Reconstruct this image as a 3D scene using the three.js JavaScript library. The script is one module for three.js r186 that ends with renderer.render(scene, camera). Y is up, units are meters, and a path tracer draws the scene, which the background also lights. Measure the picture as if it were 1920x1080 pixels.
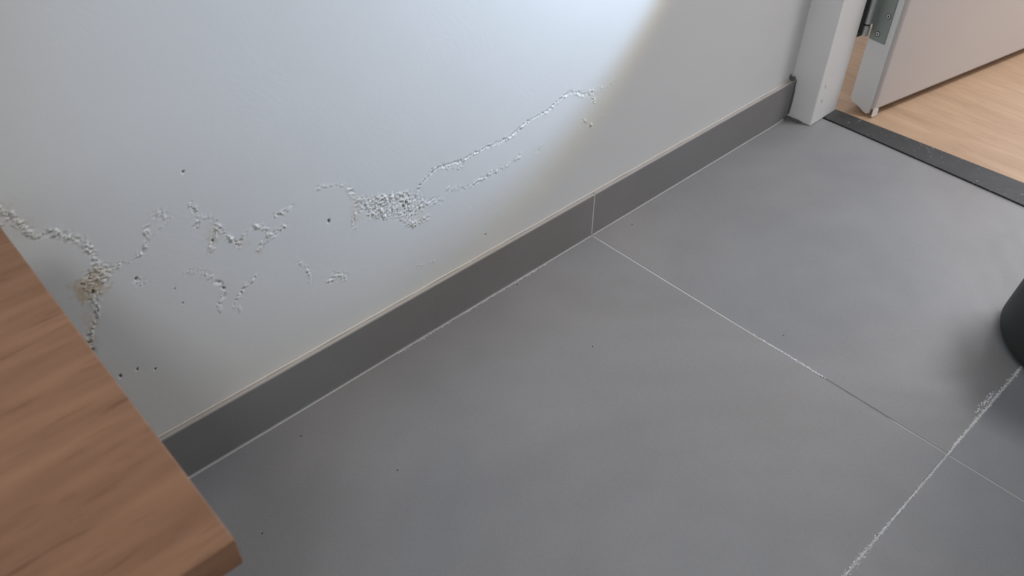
import * as THREE from 'three';
import { RoundedBoxGeometry } from 'three/addons/geometries/RoundedBoxGeometry.js';
import { mergeGeometries } from 'three/addons/utils/BufferGeometryUtils.js';
import { ImprovedNoise } from 'three/addons/math/ImprovedNoise.js';
import { RectAreaLightUniformsLib } from 'three/addons/lights/RectAreaLightUniformsLib.js';

// ---------------------------------------------------------------- camera, sky, daylight, exposure
const scene = new THREE.Scene();
const camera = new THREE.PerspectiveCamera(38.57, 1920 / 1080, 0.02, 60);
camera.position.set(-0.8195, 0.8222, 0.7076);
camera.rotation.order = 'YXZ';
camera.rotation.set(-0.72027, -0.74417, 0.00027);
camera.focus = 1.1;
camera.userData.fStop = 9.5;
scene.background = new THREE.Color().setRGB(0.86, 0.94, 1.0);
const renderer = new THREE.WebGLRenderer();
renderer.toneMapping = THREE.LinearToneMapping;
renderer.toneMappingExposure = 1.05;
renderer.shadowMap.enabled = true;
RectAreaLightUniformsLib.init();
function daylight(name, color, intensity, w, h, pos, look) {        // sky seen through a window
  const l = new THREE.RectAreaLight(new THREE.Color().setRGB(...color), intensity, w, h);
  l.name = name; l.position.set(...pos); l.lookAt(...look); scene.add(l);
}

daylight('daylight_roof', [0.94, 0.97, 1.03], 50, 0.5, 0.5, [1.2, 2.585, 0.97], [1.2, 0, 0.971]);
daylight('daylight_next_room', [0.96, 0.98, 1.03], 4.5, 1.6, 1.4, [2.78, 1.5, 0.5], [0, 1.5, 0.5]);
daylight('daylight_end', [0.98, 0.99, 1.0], 0.9, 1.8, 1.5, [-3.17, 1.55, 1.5], [0, 1.55, 1.5]);

// ---------------------------------------------------------------- helpers
let seed = 20240611;
const rnd = () => { seed = (seed + 0x6D2B79F5) | 0; let t = Math.imul(seed ^ (seed >>> 15), 1 | seed); t = (t + Math.imul(t ^ (t >>> 7), 61 | t)) ^ t; return ((t ^ (t >>> 14)) >>> 0) / 4294967296; };
const perlin = new ImprovedNoise();
const noise = (x, y, z = 0) => perlin.noise(x, y, z);
const smooth = (a, b, t) => { t = Math.min(1, Math.max(0, (t - a) / (b - a))); return t * t * (3 - 2 * t); };
const V = (x, y, z) => new THREE.Vector3(x, y, z);
function mesh(name, geometry, material, parent = scene) {
  const m = new THREE.Mesh(geometry, material);
  m.name = name; m.castShadow = m.receiveShadow = true; parent.add(m); return m;
}
function group(name, parent = scene) { const g = new THREE.Group(); g.name = name; parent.add(g); return g; }
function tag(o, label, category, extra = {}) { Object.assign(o.userData, { label, category }, extra); return o; }
function struct(o, label, category) { Object.assign(o.userData, { kind: 'structure', label, category }); return o; }
const box = (x0, x1, y0, y1, z0, z1) => new THREE.BoxGeometry(x1 - x0, y1 - y0, z1 - z0).translate((x0 + x1) / 2, (y0 + y1) / 2, (z0 + z1) / 2);
const rbox = (x0, x1, y0, y1, z0, z1, r, s = 2) => new RoundedBoxGeometry(x1 - x0, y1 - y0, z1 - z0, s, r).translate((x0 + x1) / 2, (y0 + y1) / 2, (z0 + z1) / 2);
function metricUV(g, ax = 'x', ay = 'z') {                          // uv in metres from two axes
  const p = g.attributes.position, n = p.count, uv = new Float32Array(n * 2), k = { x: 0, y: 1, z: 2 };
  for (let i = 0; i < n; i++) { uv[2 * i] = p.getComponent(i, k[ax]); uv[2 * i + 1] = p.getComponent(i, k[ay]); }
  g.setAttribute('uv', new THREE.BufferAttribute(uv, 2)); return g;
}
function texture(size, fn, color = true, repeat = 1) {
  const d = new Uint8Array(size * size * 4);
  for (let y = 0; y < size; y++) for (let x = 0; x < size; x++) {
    const c = fn(x / size, y / size), i = (y * size + x) * 4;
    d[i] = c[0]; d[i + 1] = c[1]; d[i + 2] = c[2]; d[i + 3] = 255;
  }
  const t = new THREE.DataTexture(d, size, size);
  t.wrapS = t.wrapT = THREE.RepeatWrapping; t.magFilter = THREE.LinearFilter; t.minFilter = THREE.LinearMipmapLinearFilter; t.generateMipmaps = true;
  if (color) t.colorSpace = THREE.SRGBColorSpace;
  t.repeat.set(repeat, repeat); t.needsUpdate = true; return t;
}
// noise that repeats over the unit square
const tnoise = (u, v, f, s = 0) => {
  const a = u * 2 * Math.PI, b = v * 2 * Math.PI, r = f / (2 * Math.PI);
  return noise(Math.cos(a) * r + 11.3 + s, Math.sin(a) * r + Math.cos(b) * r * 1.07 + 5.1, Math.sin(b) * r + 3.7 + s);
};
const grey = (v) => [v, v, v];

// ---------------------------------------------------------------- materials
const M = {};
const plasterBump = texture(512, (u, v) => grey(128 + 60 * tnoise(u, v, 40) + 45 * tnoise(u, v, 90, 4)), false, 4);
M.wall = new THREE.MeshStandardMaterial({ vertexColors: true, roughness: 0.92, bumpMap: plasterBump, bumpScale: 0.00012 });
M.plain = new THREE.MeshStandardMaterial({ color: new THREE.Color().setRGB(0.70, 0.70, 0.69), roughness: 0.92 });
M.ceiling = new THREE.MeshStandardMaterial({ color: new THREE.Color().setRGB(0.78, 0.77, 0.75), roughness: 0.95 });
const tileMap = texture(1024, (u, v) => {
  const m = 7 * tnoise(u, v, 3) + 5 * tnoise(u, v, 8, 2) + 3 * tnoise(u, v, 24, 5) + (rnd() - 0.5) * 5;
  const w = 3 * tnoise(u, v, 4, 9);
  return [130 + m + w, 128 + m, 128 + m - w];
}, true, 0.8);
const tileRough = texture(512, (u, v) => grey(142 + 26 * tnoise(u, v, 5, 1) + 16 * tnoise(u, v, 30, 3)), false, 1.3);
M.tile = new THREE.MeshStandardMaterial({ map: tileMap, roughness: 0.95, roughnessMap: tileRough });
M.skirt = new THREE.MeshStandardMaterial({ map: tileMap, roughness: 0.62 });
M.cutEdge = new THREE.MeshStandardMaterial({ color: new THREE.Color().setRGB(0.40, 0.365, 0.34), roughness: 0.9 });
M.grout = new THREE.MeshStandardMaterial({ vertexColors: true, roughness: 0.95 });
M.salt = new THREE.MeshStandardMaterial({ color: new THREE.Color().setRGB(0.66, 0.655, 0.66), roughness: 0.95 });
M.plasterCrumb = new THREE.MeshStandardMaterial({ color: new THREE.Color().setRGB(0.71, 0.705, 0.67), roughness: 0.95 });
M.caulk = new THREE.MeshStandardMaterial({ color: new THREE.Color().setRGB(0.54, 0.50, 0.46), roughness: 0.7 });
M.greyCaulk = new THREE.MeshStandardMaterial({ color: new THREE.Color().setRGB(0.13, 0.13, 0.13), roughness: 0.7 });
M.frame = new THREE.MeshPhysicalMaterial({ color: new THREE.Color().setRGB(0.81, 0.805, 0.80), roughness: 0.5 });
M.door = new THREE.MeshPhysicalMaterial({ color: new THREE.Color().setRGB(0.58, 0.535, 0.52), roughness: 0.5 });
M.doorEdge = new THREE.MeshPhysicalMaterial({ color: new THREE.Color().setRGB(0.74, 0.735, 0.725), roughness: 0.5 });
M.zinc = new THREE.MeshStandardMaterial({ color: new THREE.Color().setRGB(0.31, 0.355, 0.335), metalness: 0.75, roughness: 0.38 });
M.steel = new THREE.MeshStandardMaterial({ color: new THREE.Color().setRGB(0.66, 0.67, 0.67), metalness: 0.85, roughness: 0.4 });
M.darkMetal = new THREE.MeshStandardMaterial({ color: new THREE.Color().setRGB(0.05, 0.05, 0.05), metalness: 0.5, roughness: 0.5 });
const woodTex = (base, streak, f, size = 1024) => texture(size, (u, v) => {   // grain runs along u
  const warp = 0.012 * tnoise(u, v, 4, 2);
  const s = tnoise(u * 1, v + warp, 6, 1) * 0.5 + noise(Math.cos(u * 6.283) * 0.9, (v + warp) * f, Math.sin(u * 6.283) * 0.9) * 0.9 + noise(Math.cos(u * 6.283) * 2.5 + 7, (v + warp) * f * 3.2, Math.sin(u * 6.283) * 2.5) * 0.6;
  const p = Math.max(0, noise(Math.cos(u * 6.283) * 6, v * f * 7, Math.sin(u * 6.283) * 6) - 0.25) * 1.6;
  const k = s * streak - p * streak * 1.2 + (rnd() - 0.5) * 4;
  return base.map((b, i) => Math.max(0, Math.min(255, b + k * [1, 0.95, 0.9][i])));
});
M.tableWood = new THREE.MeshStandardMaterial({ map: woodTex([146, 108, 82], 17, 22), roughness: 0.5 });
M.laminate = new THREE.MeshStandardMaterial({ map: woodTex([172, 141, 113], 12, 26), roughness: 0.55 });
M.strip = new THREE.MeshStandardMaterial({ map: texture(512, (u, v) => {
  const g = 45 + 8 * tnoise(u, v, 10) + 6 * tnoise(u, v, 40, 2), d = Math.max(0, tnoise(u, v, 60, 7) - 0.47) * 260;
  return [g + d, g + d, g + d + 1];
}, true, 3), roughness: 0.6 });
M.bin = new THREE.MeshPhysicalMaterial({ color: new THREE.Color().setRGB(0.017, 0.022, 0.019), roughness: 0.5 });
M.wardrobe = new THREE.MeshStandardMaterial({ color: new THREE.Color().setRGB(0.16, 0.16, 0.165), roughness: 0.7 });
M.black = new THREE.MeshStandardMaterial({ color: new THREE.Color().setRGB(0.012, 0.012, 0.012), roughness: 0.6 });
M.glass = new THREE.MeshPhysicalMaterial({ color: 0xffffff, transmission: 1, thickness: 0, roughness: 0 });

// ---------------------------------------------------------------- the setting
const X0 = -3.2, XR = 0.567, XR2 = 0.66, ZB = 3.2, YC = 2.6;
// damage traced on the left wall, millimetres from the skirting joint: [half width, height, grooved, x, y, x, y ...]
const CRACKS = [[4,1.6,0,-761,429,-754,415,-752,408,-747,397,-743,387,-739,377,-733,378,-721,373,-714,364,-705,353,-702,343,-702,329,-702,319],[3,1.0,0,-766,406,-759,402,-753,397,-744,391],[2.5,0.7,0,-719,363,-711,358],[3,1.3,0,-716,290,-718,277,-723,266,-732,254,-737,246,-737,235,-741,218],[3,1.1,0,-697,313,-687,314,-678,315,-667,315,-659,318,-653,325,-648,342],[5,1.0,0,-638,350,-632,351,-630,345],[2,0.5,0,-646,331,-634,335,-621,340],[3,1.1,0,-601,348,-599,337,-595,327],[3,1.0,0,-595,327,-586,324,-583,316,-580,304,-576,293,-569,283,-566,274,-557,285,-551,289,-542,290,-534,282,-530,271,-538,262,-546,258],[4,1.2,0,-541,264,-530,268,-520,270,-512,273],[4,1.0,0,-519,291,-505,291,-497,292],[5,1.2,0,-582,307,-588,301,-595,285],[4,0.8,0,-601,325,-601,316],[2.5,0.7,0,-463,302,-451,299,-432,292,-423,281],[4,1.0,0,-423,281,-418,266,-418,252,-424,240,-425,228],[3.5,1.0,1,-342,220,-334,226,-326,240,-313,246,-300,254,-278,252,-252,247,-238,250,-220,250,-187,248,-166,250,-154,255,-139,259,-119,260,-99,262,-83,269,-63,274,-47,270,-30,259],[4,0.9,0,-30,259,-13,260,10,256,35,257],[4,1.0,0,-24,260,-10,251,-7,239],[3,0.8,0,-326,239,-312,254,-306,256],[4,0.7,0,-278,249,-252,238],[4,0.8,0,-285,216,-263,209,-245,203,-226,204,-207,207,-183,205,-168,207,-153,213],[5,0.7,0,-122,205,-111,208],[2,1.5,0,-28,219,-5,200],[2,0.4,0,3,209,23,207],[3.5,0.8,0,-629,272,-621,271,-613,267,-606,257,-602,248],[2.5,1.2,1,-600,244,-594,237,-595,228,-597,221],[4,0.8,0,-598,218,-604,214,-604,206],[3,1.0,0,-588,207,-577,215,-570,221,-560,225,-554,227],[3,0.7,0,-588,202,-584,192],[5,0.9,0,-675,288,-673,282,-670,283],[2.5,0.8,0,-503,218,-495,206,-494,190,-493,180],[6,1.1,0,-468,169,-461,174,-450,163],[2,0.4,0,-426,164,-411,153],[2.5,0.7,0,-342,119,-329,118,-311,111],[6,1.5,0,-414,260,-393,253,-371,245,-343,235],[6,1.5,0,-412,251,-391,243,-368,236,-342,225],[6,1.5,0,-403,239,-381,230,-357,221,-325,207],[5,1.1,0,-397,227,-374,219,-350,210,-334,199],[5,1.1,0,-355,204,-348,193,-331,186,-318,187],[5,1.1,0,-324,221,-316,207,-309,212,-295,203],[6,1.5,0,-702,322,-703,310,-699,313],[6,1.5,0,-710,319,-716,310,-716,298],[6,1.5,0,-707,305,-713,295,-717,289],[6,1.5,0,-696,316,-703,303]];
const SPOTS = [[-456,252],[-219,109],[-599,383],[-724,186],[-732,187],[-706,184],[-690,172],[-582,515],[-599,463],[-598,536],[-643,259],[-640,238],[-715,298],[-736,245],[-737,234],[-348,227],[-352,222],[-591,295],[-594,231],[-674,291],[-577,215],[-477,512]];
const STAINS = [[-717, 303, 17, 16, 0.9], [-705, 312, 12, 14, 0.45], [-728, 268, 7, 16, 0.3], [-734, 244, 8, 10, 0.35], [-588, 300, 12, 17, 0.28], [-422, 246, 9, 26, 0.22], [-331, 190, 16, 10, 0.22], [-546, 257, 9, 8, 0.2], [-562, 275, 9, 10, 0.22], [-752, 400, 18, 18, 0.16]];
{
  const step = 0.001, fx0 = -0.80, fx1 = 0.06, fy0 = 0.085, fy1 = 0.445;
  const nx = Math.round((fx1 - fx0) / step), ny = Math.round((fy1 - fy0) / step);
  const xs = [X0, -2.4, -1.8, -1.3, -1.0, -0.9, -0.84], ys = [0, 0.03, 0.06, 0.075];
  for (let i = 0; i <= nx; i++) xs.push(fx0 + i * step);
  xs.push(0.1, 0.2, 0.3, 0.4, 0.5, XR + 0.02);
  for (let j = 0; j <= ny; j++) ys.push(fy0 + j * step);
  ys.push(0.455, 0.47, 0.5, 0.52, 0.55, 0.6, 0.7, 0.9, 1.2, 1.6, 2.0, YC);
  const W = xs.length, Hh = ys.length, hgt = new Float32Array(W * Hh), env = new Float32Array(W * Hh), gro = new Float32Array(W * Hh), stain = new Float32Array(W * Hh), dark = new Float32Array(W * Hh);
  const ix0 = 7, iy0 = 4, cl = (v, a, b) => Math.min(b, Math.max(a, v));
  const iOf = (x) => cl(ix0 + Math.round((x - fx0) / step), ix0 + 1, ix0 + nx - 1), jOf = (y) => cl(iy0 + Math.round((y - fy0) / step), iy0 + 1, iy0 + ny - 1);
  for (const c of CRACKS) {
    const w = c[0] / 1150, a = c[1] / 1900, g = c[2];
    for (let k = 3; k + 3 < c.length; k += 2) {
      const ax = c[k] / 1000, ay = c[k + 1] / 1000, bx = c[k + 2] / 1000, by = c[k + 3] / 1000, m = w * 2.6 + 0.004;
      const i0 = iOf(Math.min(ax, bx) - m), i1 = iOf(Math.max(ax, bx) + m), j0 = jOf(Math.min(ay, by) - m), j1 = jOf(Math.max(ay, by) + m);
      for (let j = j0; j <= j1; j++) for (let i = i0; i <= i1; i++) {
        const x = xs[i] + 0.0022 * noise(xs[i] * 160, ys[j] * 160, 2), y = ys[j] + 0.0022 * noise(xs[i] * 160, ys[j] * 160, 8);
        const dx = bx - ax, dy = by - ay, t = cl(((x - ax) * dx + (y - ay) * dy) / (dx * dx + dy * dy + 1e-12), 0, 1), d = Math.hypot(x - ax - t * dx, y - ay - t * dy);
        const e = a * Math.exp(-((d / w) ** 2)), q = j * W + i;
        if (e > env[q]) env[q] = e;
        if (g) gro[q] = Math.max(gro[q], Math.exp(-((d / 0.0013) ** 2)));
      }
    }
  }
  for (const [sx, sy, rx, ry, k] of STAINS) {
    const i0 = iOf((sx - 2 * rx) / 1000), i1 = iOf((sx + 2 * rx) / 1000), j0 = jOf((sy - 2 * ry) / 1000), j1 = jOf((sy + 2 * ry) / 1000);
    for (let j = j0; j <= j1; j++) for (let i = i0; i <= i1; i++) {
      const u = (xs[i] * 1000 - sx) / rx, v = (ys[j] * 1000 - sy) / ry, r = Math.hypot(u, v) + 0.55 * noise(xs[i] * 90, ys[j] * 90, 4) + 0.4 * noise(xs[i] * 260, ys[j] * 260, 6);
      const q = j * W + i; stain[q] = Math.max(stain[q], k * (1 - smooth(0.55, 1.05, r)) * (0.75 + 0.5 * noise(xs[i] * 300, ys[j] * 300, 1)));
    }
  }
  SPOTS.forEach(([sx, sy], n) => {
    const r = [2.4, 1.5, 1.3, 2.0, 1.5, 1.5, 1.5, 1.6, 1.6, 1.4][n] ?? [1.2, 1.2, 2.2, 2.2, 2.0, 2.0, 1.6, 1.6, 1.4, 1.6, 1.2, 1.2][n - 10];
    for (let j = jOf((sy - 6) / 1000); j <= jOf((sy + 6) / 1000); j++) for (let i = iOf((sx - 6) / 1000); i <= iOf((sx + 6) / 1000); i++) {
      const d = Math.hypot(xs[i] * 1000 - sx, (ys[j] * 1000 - sy) * 0.7), q = j * W + i;
      dark[q] = Math.max(dark[q], 1 - smooth(r * 0.45, r, d + noise(xs[i] * 500, ys[j] * 500, n)));
    }
  });
  const P = new Float32Array(W * Hh * 3), Cc = new Float32Array(W * Hh * 3), UV = new Float32Array(W * Hh * 2);
  for (let j = 0; j < Hh; j++) for (let i = 0; i < W; i++) {
    const q = j * W + i, x = xs[i], y = ys[j];
    let h = 0, tint = 0;
    if (env[q] > 2e-5) {
      const n1 = noise(x * 270, y * 270, 0.5), n2 = noise(x * 520, y * 520, 3.5), n3 = noise(x * 75, y * 75, 9);
      h = env[q] * Math.max(0.25, 0.95 + 1.3 * n3) * (0.1 + Math.max(-0.9, 2.1 * n1 + 1.9 * n2));
      tint = Math.min(1, env[q] / 0.0009) * smooth(-0.2, 0.25, n1 + n2);
    }
    h -= gro[q] * 0.0007; h -= dark[q] * 0.0012;
    P.set([x, y, h], q * 3); UV.set([x, y], q * 2);
    let r = 0.685, g = 0.687, b = 0.685;
    const m = 1 + 0.012 * noise(x * 6, y * 6, 2) + 0.01 * noise(x * 25, y * 25, 6);
    r *= m; g *= m; b *= m;
    r = r * (1 - tint) + tint * 0.69; g = g * (1 - tint) + tint * 0.685; b = b * (1 - tint) + tint * 0.645;
    const s = stain[q]; r *= 1 - 0.16 * s; g *= 1 - 0.34 * s; b *= 1 - 0.55 * s;
    const d = dark[q]; r *= 1 - 0.75 * d; g *= 1 - 0.76 * d; b *= 1 - 0.77 * d;
    Cc.set([r, g, b], q * 3);
  }
  const idx = new Uint32Array((W - 1) * (Hh - 1) * 6); let n = 0;
  for (let j = 0; j < Hh - 1; j++) for (let i = 0; i < W - 1; i++) { const a = j * W + i, b = a + 1, c = a + W, d = c + 1; idx.set([a, b, d, a, d, c], n); n += 6; }
  const g = new THREE.BufferGeometry();
  g.setAttribute('position', new THREE.BufferAttribute(P, 3)); g.setAttribute('color', new THREE.BufferAttribute(Cc, 3)); g.setAttribute('uv', new THREE.BufferAttribute(UV, 2));
  g.setIndex(new THREE.BufferAttribute(idx, 1)); g.computeVertexNormals();
  const wall = struct(group('wall_left'), 'white painted plaster wall with blistering cracks of flaking paint', 'wall');
  mesh('plaster_surface', g, M.wall, wall);
  mesh('masonry', box(X0, XR + 0.02, 0, YC, -0.12, -0.006), M.plain, wall);
  // loose crumbs of salt and paint standing on the cracks
  const crumbs = [];
  const flake = (x, y, z, s) => {
    const f = new THREE.IcosahedronGeometry(s, 0); const p = f.attributes.position, k = V(0.7 + 0.8 * rnd(), 0.6 + 0.8 * rnd(), 0.45 + 0.4 * rnd());
    f.scale(k.x, k.y, k.z); f.rotateZ(rnd() * 6.28); f.rotateX((rnd() - 0.5) * 0.9); f.translate(x, y, z); f.deleteAttribute('uv'); return f;
  };
  for (const c of CRACKS) for (let k = 3; k + 3 < c.length; k += 2) {
    const len = Math.hypot(c[k + 2] - c[k], c[k + 3] - c[k + 1]), cnt = Math.round(len * c[0] * c[1] * 0.07);
    for (let t = 0; t < cnt; t++) {
      const u = rnd(), off = (rnd() + rnd() - 1) * c[0] * 1.1, px = -(c[k + 3] - c[k + 1]) / (len + 1e-9), py = (c[k + 2] - c[k]) / (len + 1e-9);
      crumbs.push(flake((c[k] + (c[k + 2] - c[k]) * u + px * off) / 1000, (c[k + 1] + (c[k + 3] - c[k + 1]) * u + py * off) / 1000, 0.0002 + 0.0005 * c[1] * rnd(), 0.0004 + 0.0007 * rnd() * rnd()));
    }
  }
  const cm = mesh('salt_crumbs', mergeGeometries(crumbs), M.plasterCrumb, wall);
  cm.userData.kind = 'stuff'; cm.userData.label = 'white salt crumbs and paint flakes along the cracks';
}
// skirting tiles
const HS = 0.0796, ZS = 0.010;
{
  const b = struct(group('baseboard_left'), 'grey ceramic skirting tiles along the damaged white wall', 'skirting');
  for (const [x0, x1] of [[-2.4, -1.203], [-1.2, -0.0014], [0.0014, 0.5625]]) {
    const t = mesh('skirting_tile', metricUV(rbox(x0, x1, 0.002, HS - 0.0006, 0.0042, ZS, 0.0009), 'x', 'y'), M.skirt, b);
    mesh('cut_edge', box(x0 + 0.0006, x1 - 0.0006, HS - 0.0012, HS, 0.0046, ZS - 0.0008), M.cutEdge, t);
  }
  for (const x of [0, -1.2015]) {
    const gg = box(x - 0.0014, x + 0.0014, 0.002, HS - 0.001, 0.0042, ZS - 0.0002); paint(gg, () => [0.5, 0.49, 0.46]);
    mesh('joint_grout', gg, M.grout, b);
  }
  // wavy bead of sealant between the tiles and the plaster
  const pts = [], n = 260, x0 = -1.6, x1 = 0.562, secs = 6, P = [], I = [];
  for (let i = 0; i <= n; i++) {
    const x = x0 + (x1 - x0) * i / n, w = 0.0038 + 0.0007 * noise(x * 22, 1, 1), h = 0.0019 + 0.0009 * noise(x * 30, 4, 2);
    for (let k = 0; k <= secs; k++) { const a = Math.PI * k / secs; P.push(x, HS - 0.001 + h * Math.sin(a), w * 0.45 + w * 0.45 * Math.cos(a)); }
  }
  for (let i = 0; i < n; i++) for (let k = 0; k < secs; k++) { const a = i * (secs + 1) + k, c = a + secs + 1; I.push(a, c, a + 1, a + 1, c, c + 1); }
  const g = new THREE.BufferGeometry(); g.setAttribute('position', new THREE.Float32BufferAttribute(P, 3)); g.setIndex(I); g.computeVertexNormals();
  mesh('sealant_bead', g, M.caulk, b).userData.label = 'beige sealant bead on top of the skirting';
  // grey smears of sealant where the skirting meets the door frame
  const blob = (x, y, z, sx, sy, sz) => { const s = new THREE.IcosahedronGeometry(1, 3), p = s.attributes.position; for (let i = 0; i < p.count; i++) { const k = 1 + 0.35 * noise(p.getX(i) * 2 + x * 90, p.getY(i) * 2 + y * 70, p.getZ(i) * 2 + z * 80); p.setXYZ(i, p.getX(i) * k * sx + x, p.getY(i) * k * sy + y, p.getZ(i) * k * sz + z); } s.computeVertexNormals(); return s; };
  mesh('corner_sealant', mergeGeometries([blob(0.5625, 0.0815, 0.004, 0.007, 0.004, 0.005), blob(0.556, 0.087, 0.001, 0.0025, 0.005, 0.0015), blob(0.5655, 0.04, ZS, 0.0025, 0.036, 0.0022), blob(0.566, 0.001, 0.024, 0.006, 0.0022, 0.018), blob(0.560, 0.001, 0.012, 0.01, 0.002, 0.006)]), M.greyCaulk, b).userData.label = 'dark grey sealant smeared in the corner by the door frame';
}
function paint(g, fn) {
  const p = g.attributes.position, c = new Float32Array(p.count * 3);
  for (let i = 0; i < p.count; i++) c.set(fn(p.getX(i), p.getY(i), p.getZ(i)), i * 3);
  g.setAttribute('color', new THREE.BufferAttribute(c, 3)); return g;
}
// tiled floor: long tiles, thin pale joints
{
  const f = struct(group('floor'), 'matt grey ceramic tile floor with thin pale joints', 'floor');
  const J = 0.0013, xsT = [0.612, 0, -1.2, -2.4, -3.2], zsT = [0.0118, 0.610, 1.21, 1.81, 2.41, 3.2];
  for (let a = 0; a + 1 < xsT.length; a++) for (let c = 0; c + 1 < zsT.length; c++) {
    const x1 = xsT[a] - (a ? J : 0), x0 = xsT[a + 1] + J, z0 = zsT[c] + (c ? J : 0), z1 = zsT[c + 1] - J;
    const g = rbox(x0, x1, -0.009, 0, z0, z1, 0.0006, 1); metricUV(g);
    const uv = g.attributes.uv, ox = rnd(), oz = rnd(); for (let i = 0; i < uv.count; i++) uv.setXY(i, uv.getX(i) + ox, uv.getY(i) + oz);
    mesh('floor_tile', g, M.tile, f);
  }
  mesh('screed', box(X0, XR2, -0.12, -0.009, 0, ZB), M.plain, f);
  // joints: grout darkened by dirt in places
  const strips = [];
  const joint = (x0, x1, z0, z1, alongX, fn) => {
    const n = 240, s = new THREE.BoxGeometry(x1 - x0, 0.008, z1 - z0, alongX ? n : 1, 1, alongX ? 1 : n).translate((x0 + x1) / 2, -0.0046, (z0 + z1) / 2);
    strips.push(paint(s, (x, y, z) => { const k = fn(x, z); return [0.50 * k + 0.2 * (1 - k), 0.48 * k + 0.2 * (1 - k), 0.455 * k + 0.2 * (1 - k)]; }));
  };
  joint(-J - 0.0004, J + 0.0004, 0.0105, 3.2, false, (x, z) => { const n = 0.15 * noise(z * 60, 1, 2); return (z < 0.425 ? 0.95 : z < 0.53 ? 0.0 : 0.55) + n; });
  joint(X0, 0.61, 0.610 - J - 0.0004, 0.610 + J + 0.0004, true, (x) => 0.85 + 0.2 * noise(x * 60, 3, 3));
  joint(X0, 0.61, 1.21 - J, 1.21 + J, true, () => 0.8);
  joint(-1.2 - J, -1.2 + J, 0.0105, 3.2, false, () => 0.8);
  joint(X0, 0.565, 0.0096, 0.0124, true, (x) => 0.9 + 0.25 * noise(x * 70, 5, 3));
  mesh('grout', mergeGeometries(strips), M.grout, f).userData.label = 'pale grout in the joints between the floor tiles';
  // salt crumbs heaped on the joints
  const salt = [];
  const crumb = (x, z, s) => { s *= 0.62; const q = new THREE.IcosahedronGeometry(s, 0); q.scale(0.7 + rnd(), 0.35 + 0.5 * rnd(), 0.7 + rnd()); q.rotateY(rnd() * 6.28); q.translate(x, s * 0.15, z); q.deleteAttribute('uv'); salt.push(q); };
  const g2 = () => rnd() + rnd() - 1;
  for (let i = 0; i < 420; i++) { const z = 0.335 + 0.105 * rnd(); crumb(g2() * 0.0015 + 0.0022 * smooth(0.35, 0.38, z) * rnd() * rnd(), z, 0.0005 + 0.001 * rnd() * rnd()); }
  for (let i = 0; i < 40; i++) crumb(g2() * 0.0015, 0.29 + 0.04 * rnd(), 0.0004 + 0.0007 * rnd());
  for (let i = 0; i < 900; i++) { const x = 0.01 + 0.24 * rnd(), w = 0.0016 + 0.006 * smooth(0.02, 0.14, x) * rnd() * rnd() * Math.max(0, 0.6 + 1.4 * noise(x * 45, 7, 1)); crumb(x, 0.610 + g2() * w - 0.0012 * rnd(), 0.0005 + 0.0012 * rnd() * rnd()); }
  for (let i = 0; i < 130; i++) { const x = 0.12 + 0.034 * g2(); crumb(x, 0.6045 + g2() * 0.0045, 0.0005 + 0.0009 * rnd()); }
  for (let i = 0; i < 520; i++) { const x = -0.26 + 0.15 * rnd(); crumb(x, 0.610 + g2() * (0.0016 + 0.006 * rnd() * rnd() * smooth(-0.13, -0.22, x)), 0.0005 + 0.0012 * rnd() * rnd()); }
  for (let i = 0; i < 260; i++) { const x = -0.12 + 0.13 * rnd(); crumb(x, 0.610 + g2() * 0.0016, 0.0004 + 0.0008 * rnd()); }
  for (let i = 0; i < 300; i++) { const x = -0.40 + 0.30 * rnd(); crumb(x, 0.0118 + Math.abs(g2()) * 0.0035, 0.0004 + 0.0006 * rnd()); }
  const sm = mesh('salt_crumbs', mergeGeometries(salt), M.salt, f); sm.userData.kind = 'stuff'; sm.userData.label = 'white salt crumbs spilling from the tile joints';
  // specks of dirt lying on the tiles
  const dirt = []; [[0.0699, 0.0357], [0.0298, 0.3548], [-0.1863, 0.1864], [-0.5134, 0.1705], [-0.1731, 0.0175], [-0.6773, 0.1367], [-0.571, 0.0469]].forEach(([x, z]) => { const q = new THREE.IcosahedronGeometry(0.0011, 0); q.scale(1, 0.5, 0.8); q.translate(x, 0.0004, z); dirt.push(q); });
  const dm = mesh('dirt_specks', mergeGeometries(dirt), M.black, f); dm.userData.kind = 'stuff';
}
// other walls and ceiling (out of view; they close the room)
const wr = mesh('wall_right', mergeGeometries([box(XR, XR2, 0, YC, 0.895, ZB), box(XR, XR2, 2.12, YC, -0.12, 0.895)]), M.plain); struct(wr, 'white wall around the doorway', 'wall');
struct(mesh('wall_front', mergeGeometries([box(X0 - 0.1, X0, 0, 0.8, -0.12, ZB + 0.12), box(X0 - 0.1, X0, 2.3, YC, -0.12, ZB + 0.12), box(X0 - 0.1, X0, 0.8, 2.3, -0.12, 0.6), box(X0 - 0.1, X0, 0.8, 2.3, 2.4, ZB + 0.12)]), M.plain), 'white end wall facing the doorway', 'wall');
struct(mesh('wall_back', box(X0, XR2, 0, YC, ZB, ZB + 0.12), M.plain), 'white wall behind the camera', 'wall');
struct(mesh('ceiling', mergeGeometries([box(X0 - 0.1, 0.95, YC, YC + 0.12, -1.62, ZB + 0.12), box(1.45, 2.95, YC, YC + 0.12, -1.62, ZB + 0.12), box(0.95, 1.45, YC, YC + 0.12, -1.62, 0.72), box(0.95, 1.45, YC, YC + 0.12, 1.22, ZB + 0.12)]), M.ceiling), 'white ceiling', 'ceiling');
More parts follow.
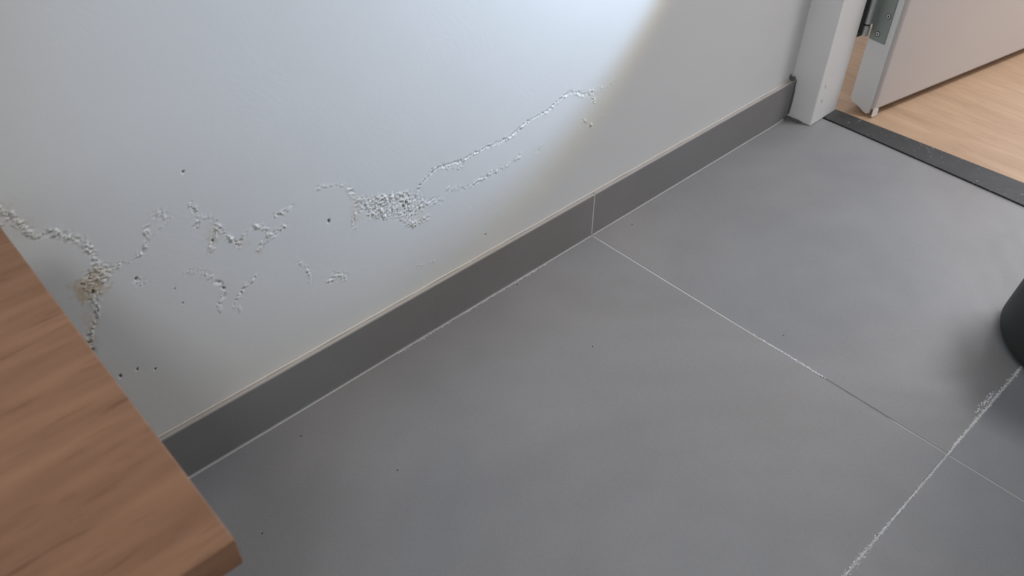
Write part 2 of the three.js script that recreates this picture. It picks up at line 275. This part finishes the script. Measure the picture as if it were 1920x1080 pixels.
function windowUnit(name, label, x0, x1, y0, y1, z0, z1) {
  const w = struct(group(name), label, 'window'), t = 0.06, alongX = x1 - x0 > z1 - z0;
  const bars = alongX ? [box(x0, x1, y0, y0 + t, z0, z1), box(x0, x1, y1 - t, y1, z0, z1), box(x0, x0 + t, y0, y1, z0, z1), box(x1 - t, x1, y0, y1, z0, z1), box((x0 + x1 - t) / 2, (x0 + x1 + t) / 2, y0, y1, z0, z1)]
    : [box(x0, x1, y0, y0 + t, z0, z1), box(x0, x1, y1 - t, y1, z0, z1), box(x0, x1, y0, y1, z0, z0 + t), box(x0, x1, y0, y1, z1 - t, z1), box(x0, x1, y0, y1, (z0 + z1 - t) / 2, (z0 + z1 + t) / 2)];
  mesh('window_frame', mergeGeometries(bars), M.frame, w);
  const mx = (x0 + x1) / 2, mz = (z0 + z1) / 2;
  mesh('pane', alongX ? box(x0, x1, y0, y1, mz - 0.002, mz + 0.002) : box(mx - 0.002, mx + 0.002, y0, y1, z0, z1), M.glass, w);
}
windowUnit('window_1', 'window of the next room', 2.86, 2.91, 0.8, 2.2, -0.3, 1.3);
windowUnit('window_3', 'window in the end wall facing the doorway', X0 - 0.08, X0 - 0.03, 0.8, 2.3, 0.6, 2.4);
{
  const w = struct(group('window_2'), 'roof light in the ceiling of the next room', 'window');
  mesh('window_frame', mergeGeometries([box(0.95, 1.45, YC + 0.04, YC + 0.1, 0.72, 0.75), box(0.95, 1.45, YC + 0.04, YC + 0.1, 1.19, 1.22), box(0.95, 0.98, YC + 0.04, YC + 0.1, 0.75, 1.19), box(1.42, 1.45, YC + 0.04, YC + 0.1, 0.75, 1.19)]), M.frame, w);
  mesh('pane', box(0.98, 1.42, YC + 0.068, YC + 0.072, 0.75, 1.19), M.glass, w);
}
// next room
{
  const f = struct(group('floor_next_room'), 'pale oak laminate floor beyond the black threshold strip', 'floor');
  const g = metricUV(box(0.655, 2.95, -0.03, 0, -1.5, ZB), 'z', 'x'); { const uv = g.attributes.uv; for (let i = 0; i < uv.count; i++) uv.setXY(i, uv.getX(i) * 0.8 + 0.13, uv.getY(i) * 1.3 + 0.2); }
  mesh('laminate', g, M.laminate, f);
  struct(mesh('wall_next_room', mergeGeometries([box(2.83, 2.95, 0, 0.8, -1.5, ZB), box(2.83, 2.95, 2.2, YC, -1.5, ZB), box(2.83, 2.95, 0.8, 2.2, -1.5, -0.3), box(2.83, 2.95, 0.8, 2.2, 1.3, ZB), box(XR2, 2.95, 0, YC, -1.62, -1.5), box(XR2, 2.95, 0, YC, ZB, ZB + 0.12), box(XR2 - 0.08, XR2, 0, YC, -1.5, -0.06)]), M.plain), 'white walls of the next room', 'wall');
}
// door frame (trim) and threshold
{
  const t = struct(group('trim_1'), 'white painted door frame post at the end of the skirting', 'door frame');
  mesh('jamb', rbox(XR, XR2, -0.0005, 2.12, -0.06, 0.060, 0.003, 3), M.frame, t);
  mesh('jamb', rbox(XR, XR2, -0.0005, 2.12, 0.82, 0.90, 0.003, 3), M.frame, t);
  mesh('head', rbox(XR, XR2, 2.09, 2.125, -0.06, 0.90, 0.003, 3), M.frame, t);
  for (const [x, y] of [[0.588, 0.047], [0.5868, 0.078]]) mesh('paint_chip', rbox(x - 0.0008, x + 0.0008, y - 0.004, y + 0.003, 0.0595, 0.0603, 0.0003, 1), M.greyCaulk, t);
  const y0 = -0.006, y1 = 0.0032, q = (x, z) => [x, z], A = [[0.6135, 0.0605], [0.5872, 0.82], [0.6797, 0.82], [0.659, 0.0605]];
  const sh = new THREE.Shape(A.map(([x, z]) => new THREE.Vector2(x, -z)));
  const g = new THREE.ExtrudeGeometry(sh, { depth: y1 - y0 - 0.0012, bevelEnabled: true, bevelThickness: 0.0006, bevelSize: 0.0006, bevelOffset: -0.0006, bevelSegments: 2 }); g.rotateX(-Math.PI / 2); g.translate(0, y0 + 0.0006, 0); metricUV(g);
  struct(mesh('trim_2', g, M.strip), 'flat black threshold strip between grey tiles and laminate', 'threshold');
}
// door leaf swung into the next room
{
  const a = THREE.MathUtils.degToRad(9.7), T = 0.055, L = 0.80;
  const d = struct(group('door_1'), 'open white door leaf hinged on the frame with worn lower corner', 'door');
  d.position.set(0.69, 0, 0.07); d.rotation.y = -a;                 // local x along the leaf, local z across its thickness
  mesh('door_leaf', rbox(0.0022, L, 0.0145, 2.06, 0.0005, T, 0.007, 4), M.door, d);
  const s = new THREE.Shape();                                      // edge lipping, its lower end worn round and hanging below the leaf
  s.moveTo(0, 2.06); s.lineTo(0, 0.021); s.lineTo(0.004, 0.0165); s.lineTo(0.012, 0.0145); s.quadraticCurveTo(0.022, 0.0125, 0.029, 0.0095); s.quadraticCurveTo(0.038, 0.0045, 0.044, 0.006); s.lineTo(0.0475, 0.0085); s.lineTo(0.048, 0.02); s.lineTo(0.048, 2.06); s.closePath();
  const g = new THREE.ExtrudeGeometry(s, { depth: 0.004, bevelEnabled: true, bevelThickness: 0.0012, bevelSize: 0.0012, bevelOffset: -0.0012, bevelSegments: 2, curveSegments: 10 });
  g.rotateY(-Math.PI / 2); g.translate(0.0042, 0, 0);                // shape x -> z, extrusion -> -x
  mesh('edge_lipping', g, M.doorEdge, d);
  const fl = new THREE.Shape([new THREE.Vector2(0, 0.022), new THREE.Vector2(0, 0.004), new THREE.Vector2(0.006, 0.0015), new THREE.Vector2(0.017, 0.0035), new THREE.Vector2(0.017, 0.017)]);
  const fg = new THREE.ExtrudeGeometry(fl, { depth: 0.001, bevelEnabled: false }); fg.translate(0.001, 0, T - 0.0003);
  mesh('loose_paint_flap', fg, M.doorEdge, d);
  const h = group('hinge', d); h.userData.label = 'zinc plated butt hinge with two screws';
  mesh('plate', rbox(-0.0032, -0.0002, 0.148, 0.245, 0.002, 0.0375, 0.0012, 2), M.zinc, h);
  const knuckle = (y0, y1, r) => new THREE.CylinderGeometry(r, r, y1 - y0, 24).translate(-0.006, (y0 + y1) / 2, -0.0075);
  mesh('knuckle', knuckle(0.175, 0.245, 0.0078), M.steel, h);
  mesh('washer', knuckle(0.1715, 0.175, 0.0066), M.darkMetal, h);
  mesh('knuckle', knuckle(0.151, 0.1715, 0.0074), M.steel, h);
  mesh('knuckle_wrap', rbox(-0.004, -0.0008, 0.176, 0.245, -0.008, 0.004, 0.001, 1), M.zinc, h);
  mesh('frame_plate', rbox(-0.030, -0.006, 0.151, 0.245, -0.0105, -0.0085, 0.0008, 1), M.darkMetal, h);
  for (const [y, z] of [[0.2, 0.0290], [0.162, 0.0178]]) {
    const sc = new THREE.LatheGeometry([[0.0016, 0.0004], [0.0019, 0.0011], [0.0036, 0.0012], [0.0042, 0.0004], [0.0046, 0]].map(([r, v]) => new THREE.Vector2(r, v)), 20); sc.rotateZ(Math.PI / 2); sc.translate(-0.0032, y, z);
    const sm = mesh('screw', sc, M.steel, h);
    mesh('countersink', new THREE.TorusGeometry(0.0047, 0.0006, 6, 24).rotateY(Math.PI / 2).translate(-0.0032, y, z), M.black, sm);
    mesh('screw_slot', new THREE.CylinderGeometry(0.0017, 0.0017, 0.0008, 12).rotateZ(Math.PI / 2).translate(-0.0034, y, z), M.black, sm);
  }
}

// ---------------------------------------------------------------- objects
// low wooden side table
{
  const t = group('side_table'); t.position.set(-1.117, 0, 0.242);
  tag(t, 'low brown wooden side table by the white wall, corner in the foreground', 'table');
  const bx = (x0, x1, y0, y1, z0, z1, r) => { const g = rbox(x0, x1, y0, y1, z0, z1, r, 3); metricUV(g); const uv = g.attributes.uv, p = g.attributes.position, n = g.attributes.normal; for (let i = 0; i < uv.count; i++) uv.setXY(i, p.getX(i) * 1.1 + 0.31, (Math.abs(n.getZ(i)) > 0.7 ? p.getY(i) : p.getZ(i)) * 1.9 + 0.4); return g; };
  mesh('table_top', bx(-0.35, 0.35, 0.427, 0.45, -0.17, 0.2005, 0.0015), M.tableWood, t);
  for (const sx of [-1, 1]) for (const sz of [-1, 1]) { const x = sx * 0.3, z = 0.015 + sz * 0.14; mesh('leg', bx(x - 0.02, x + 0.02, 0, 0.428, z - 0.02, z + 0.02, 0.002), M.tableWood, t); }
  for (const sz of [-1, 1]) mesh('apron', bx(-0.29, 0.29, 0.375, 0.428, 0.015 + sz * 0.14 - 0.009, 0.015 + sz * 0.14 + 0.009, 0.001), M.tableWood, t);
}
// pedal bin at the right edge
{
  const b = group('pedal_bin'); b.position.set(0.312, 0, 0.6632);
  tag(b, 'dark greenish black round bin standing on grey tiles at the right edge', 'bin');
  const prof = [[0.0, 0.0]]; for (let i = 0; i <= 10; i++) { const a = i / 10 * Math.PI / 2; prof.push([0.10 + 0.02 * Math.sin(a), 0.02 - 0.02 * Math.cos(a)]); }
  prof.push([0.113, 0.09], [0.108, 0.16], [0.107, 0.235], [0.105, 0.237], [0.0, 0.237]);
  mesh('body', new THREE.LatheGeometry(prof.map(([r, y]) => new THREE.Vector2(r, y)), 96), M.bin, b);
  const lid = [[0, 0.2385], [0.105, 0.2385], [0.109, 0.241], [0.109, 0.251]]; for (let i = 1; i <= 10; i++) { const a = i / 10 * Math.PI / 2; lid.push([0.109 * Math.cos(a), 0.251 + 0.024 * Math.sin(a)]); }
  mesh('lid', new THREE.LatheGeometry(lid.map(([r, y]) => new THREE.Vector2(Math.max(0, r), y)), 96), M.bin, b);
  mesh('pedal', rbox(0.105, 0.150, 0.008, 0.016, -0.02, 0.02, 0.003, 3).rotateY(-0.9), M.black, b);
}
// tall wardrobe behind the camera that keeps light off the near floor
{
  const w = group('wardrobe'); w.position.set(-0.15, 0, 1.5); tag(w, 'tall dark grey two-door wardrobe behind the camera', 'wardrobe');
  mesh('body', rbox(-0.55, 0.55, 0.0, 2.05, -0.26, 0.30, 0.004), M.wardrobe, w);
  for (const sx of [-1, 1]) {
    const d = mesh('door', rbox(sx < 0 ? -0.548 : 0.0015, sx < 0 ? -0.0015 : 0.548, 0.06, 2.045, -0.28, -0.26, 0.002), M.wardrobe, w);
    mesh('handle', rbox(sx * 0.045 - 0.006, sx * 0.045 + 0.006, 0.95, 1.15, -0.305, -0.28, 0.004), M.steel, d);
  }
}
// square ceiling lamp at the far end of the room, behind the camera
{
  const l = group('ceiling_lamp'); l.position.set(-1.6, YC, 1.6); tag(l, 'flat square white lamp on the ceiling behind the camera', 'lamp');
  mesh('lamp_frame', mergeGeometries([box(-0.28, 0.28, -0.03, 0, -0.28, -0.25), box(-0.28, 0.28, -0.03, 0, 0.25, 0.28), box(-0.28, -0.25, -0.03, 0, -0.25, 0.25), box(0.25, 0.28, -0.03, 0, -0.25, 0.25)]), M.frame, l);
  mesh('diffuser', box(-0.25, 0.25, -0.024, -0.001, -0.25, 0.25), new THREE.MeshStandardMaterial({ color: 0xd0d0d0, emissive: 0xffffff, emissiveIntensity: 0.8 }), l);
  const a = new THREE.RectAreaLight(new THREE.Color().setRGB(1, 0.985, 0.96), 22, 0.5, 0.5); a.name = 'ceiling_lamp_light'; a.position.set(0, -0.028, 0); a.rotation.x = -Math.PI / 2; l.add(a);
}
// inspection lamp hanging from the ceiling above the frame: its beam rakes the wall
{
  const l = group('inspection_lamp'); const P = V(0.136, 0.812, 0.293), az = -0.45, el = -0.295;
  l.position.copy(P); tag(l, 'black inspection lamp hanging on a cord, shining at the damaged wall', 'lamp');
  const dir = V(Math.cos(el) * Math.sin(az), Math.sin(el), -Math.cos(el) * Math.cos(az));
  const q = new THREE.Quaternion().setFromUnitVectors(V(0, 1, 0), dir);
  const lathe = (pts) => new THREE.LatheGeometry(pts.map(([r, y]) => new THREE.Vector2(r, y)), 32).applyQuaternion(q);
  mesh('housing', lathe([[0, -0.13], [0.013, -0.13], [0.014, -0.05], [0.02, -0.04], [0.022, -0.012], [0.0205, -0.012], [0.0185, -0.02], [0, -0.02]]), M.black, l);
  mesh('lens', lathe([[0, -0.0185], [0.017, -0.0185], [0.017, -0.0165], [0, -0.0165]]), new THREE.MeshStandardMaterial({ color: 0x202020, emissive: new THREE.Color().setRGB(0.9, 0.96, 1), emissiveIntensity: 2 }), l);
  const e = dir.clone().multiplyScalar(-0.045);
  mesh('cord', new THREE.TubeGeometry(new THREE.CatmullRomCurve3([e, V(e.x, e.y + 0.08, e.z + 0.02), V(e.x, 0.7, e.z + 0.03), V(e.x, YC - P.y, e.z + 0.03)]), 40, 0.003, 8), M.black, l);
  const spot = (name, color, intensity, angle, penumbra) => {
    const s = new THREE.SpotLight(new THREE.Color().setRGB(...color), intensity, 0, angle, penumbra, 2);
    s.name = name; s.castShadow = true; s.shadow.radius = 0.7; s.position.set(0, 0, 0); l.add(s); s.target.position.copy(dir); l.add(s.target);
  };
  spot('cool_beam', [0.46, 0.665, 1.0], 1.33, 0.785, 0.09);
  spot('warm_rim', [1.0, 0.80, 0.22], 0.26, 0.815, 0.06);
}
renderer.render(scene, camera);
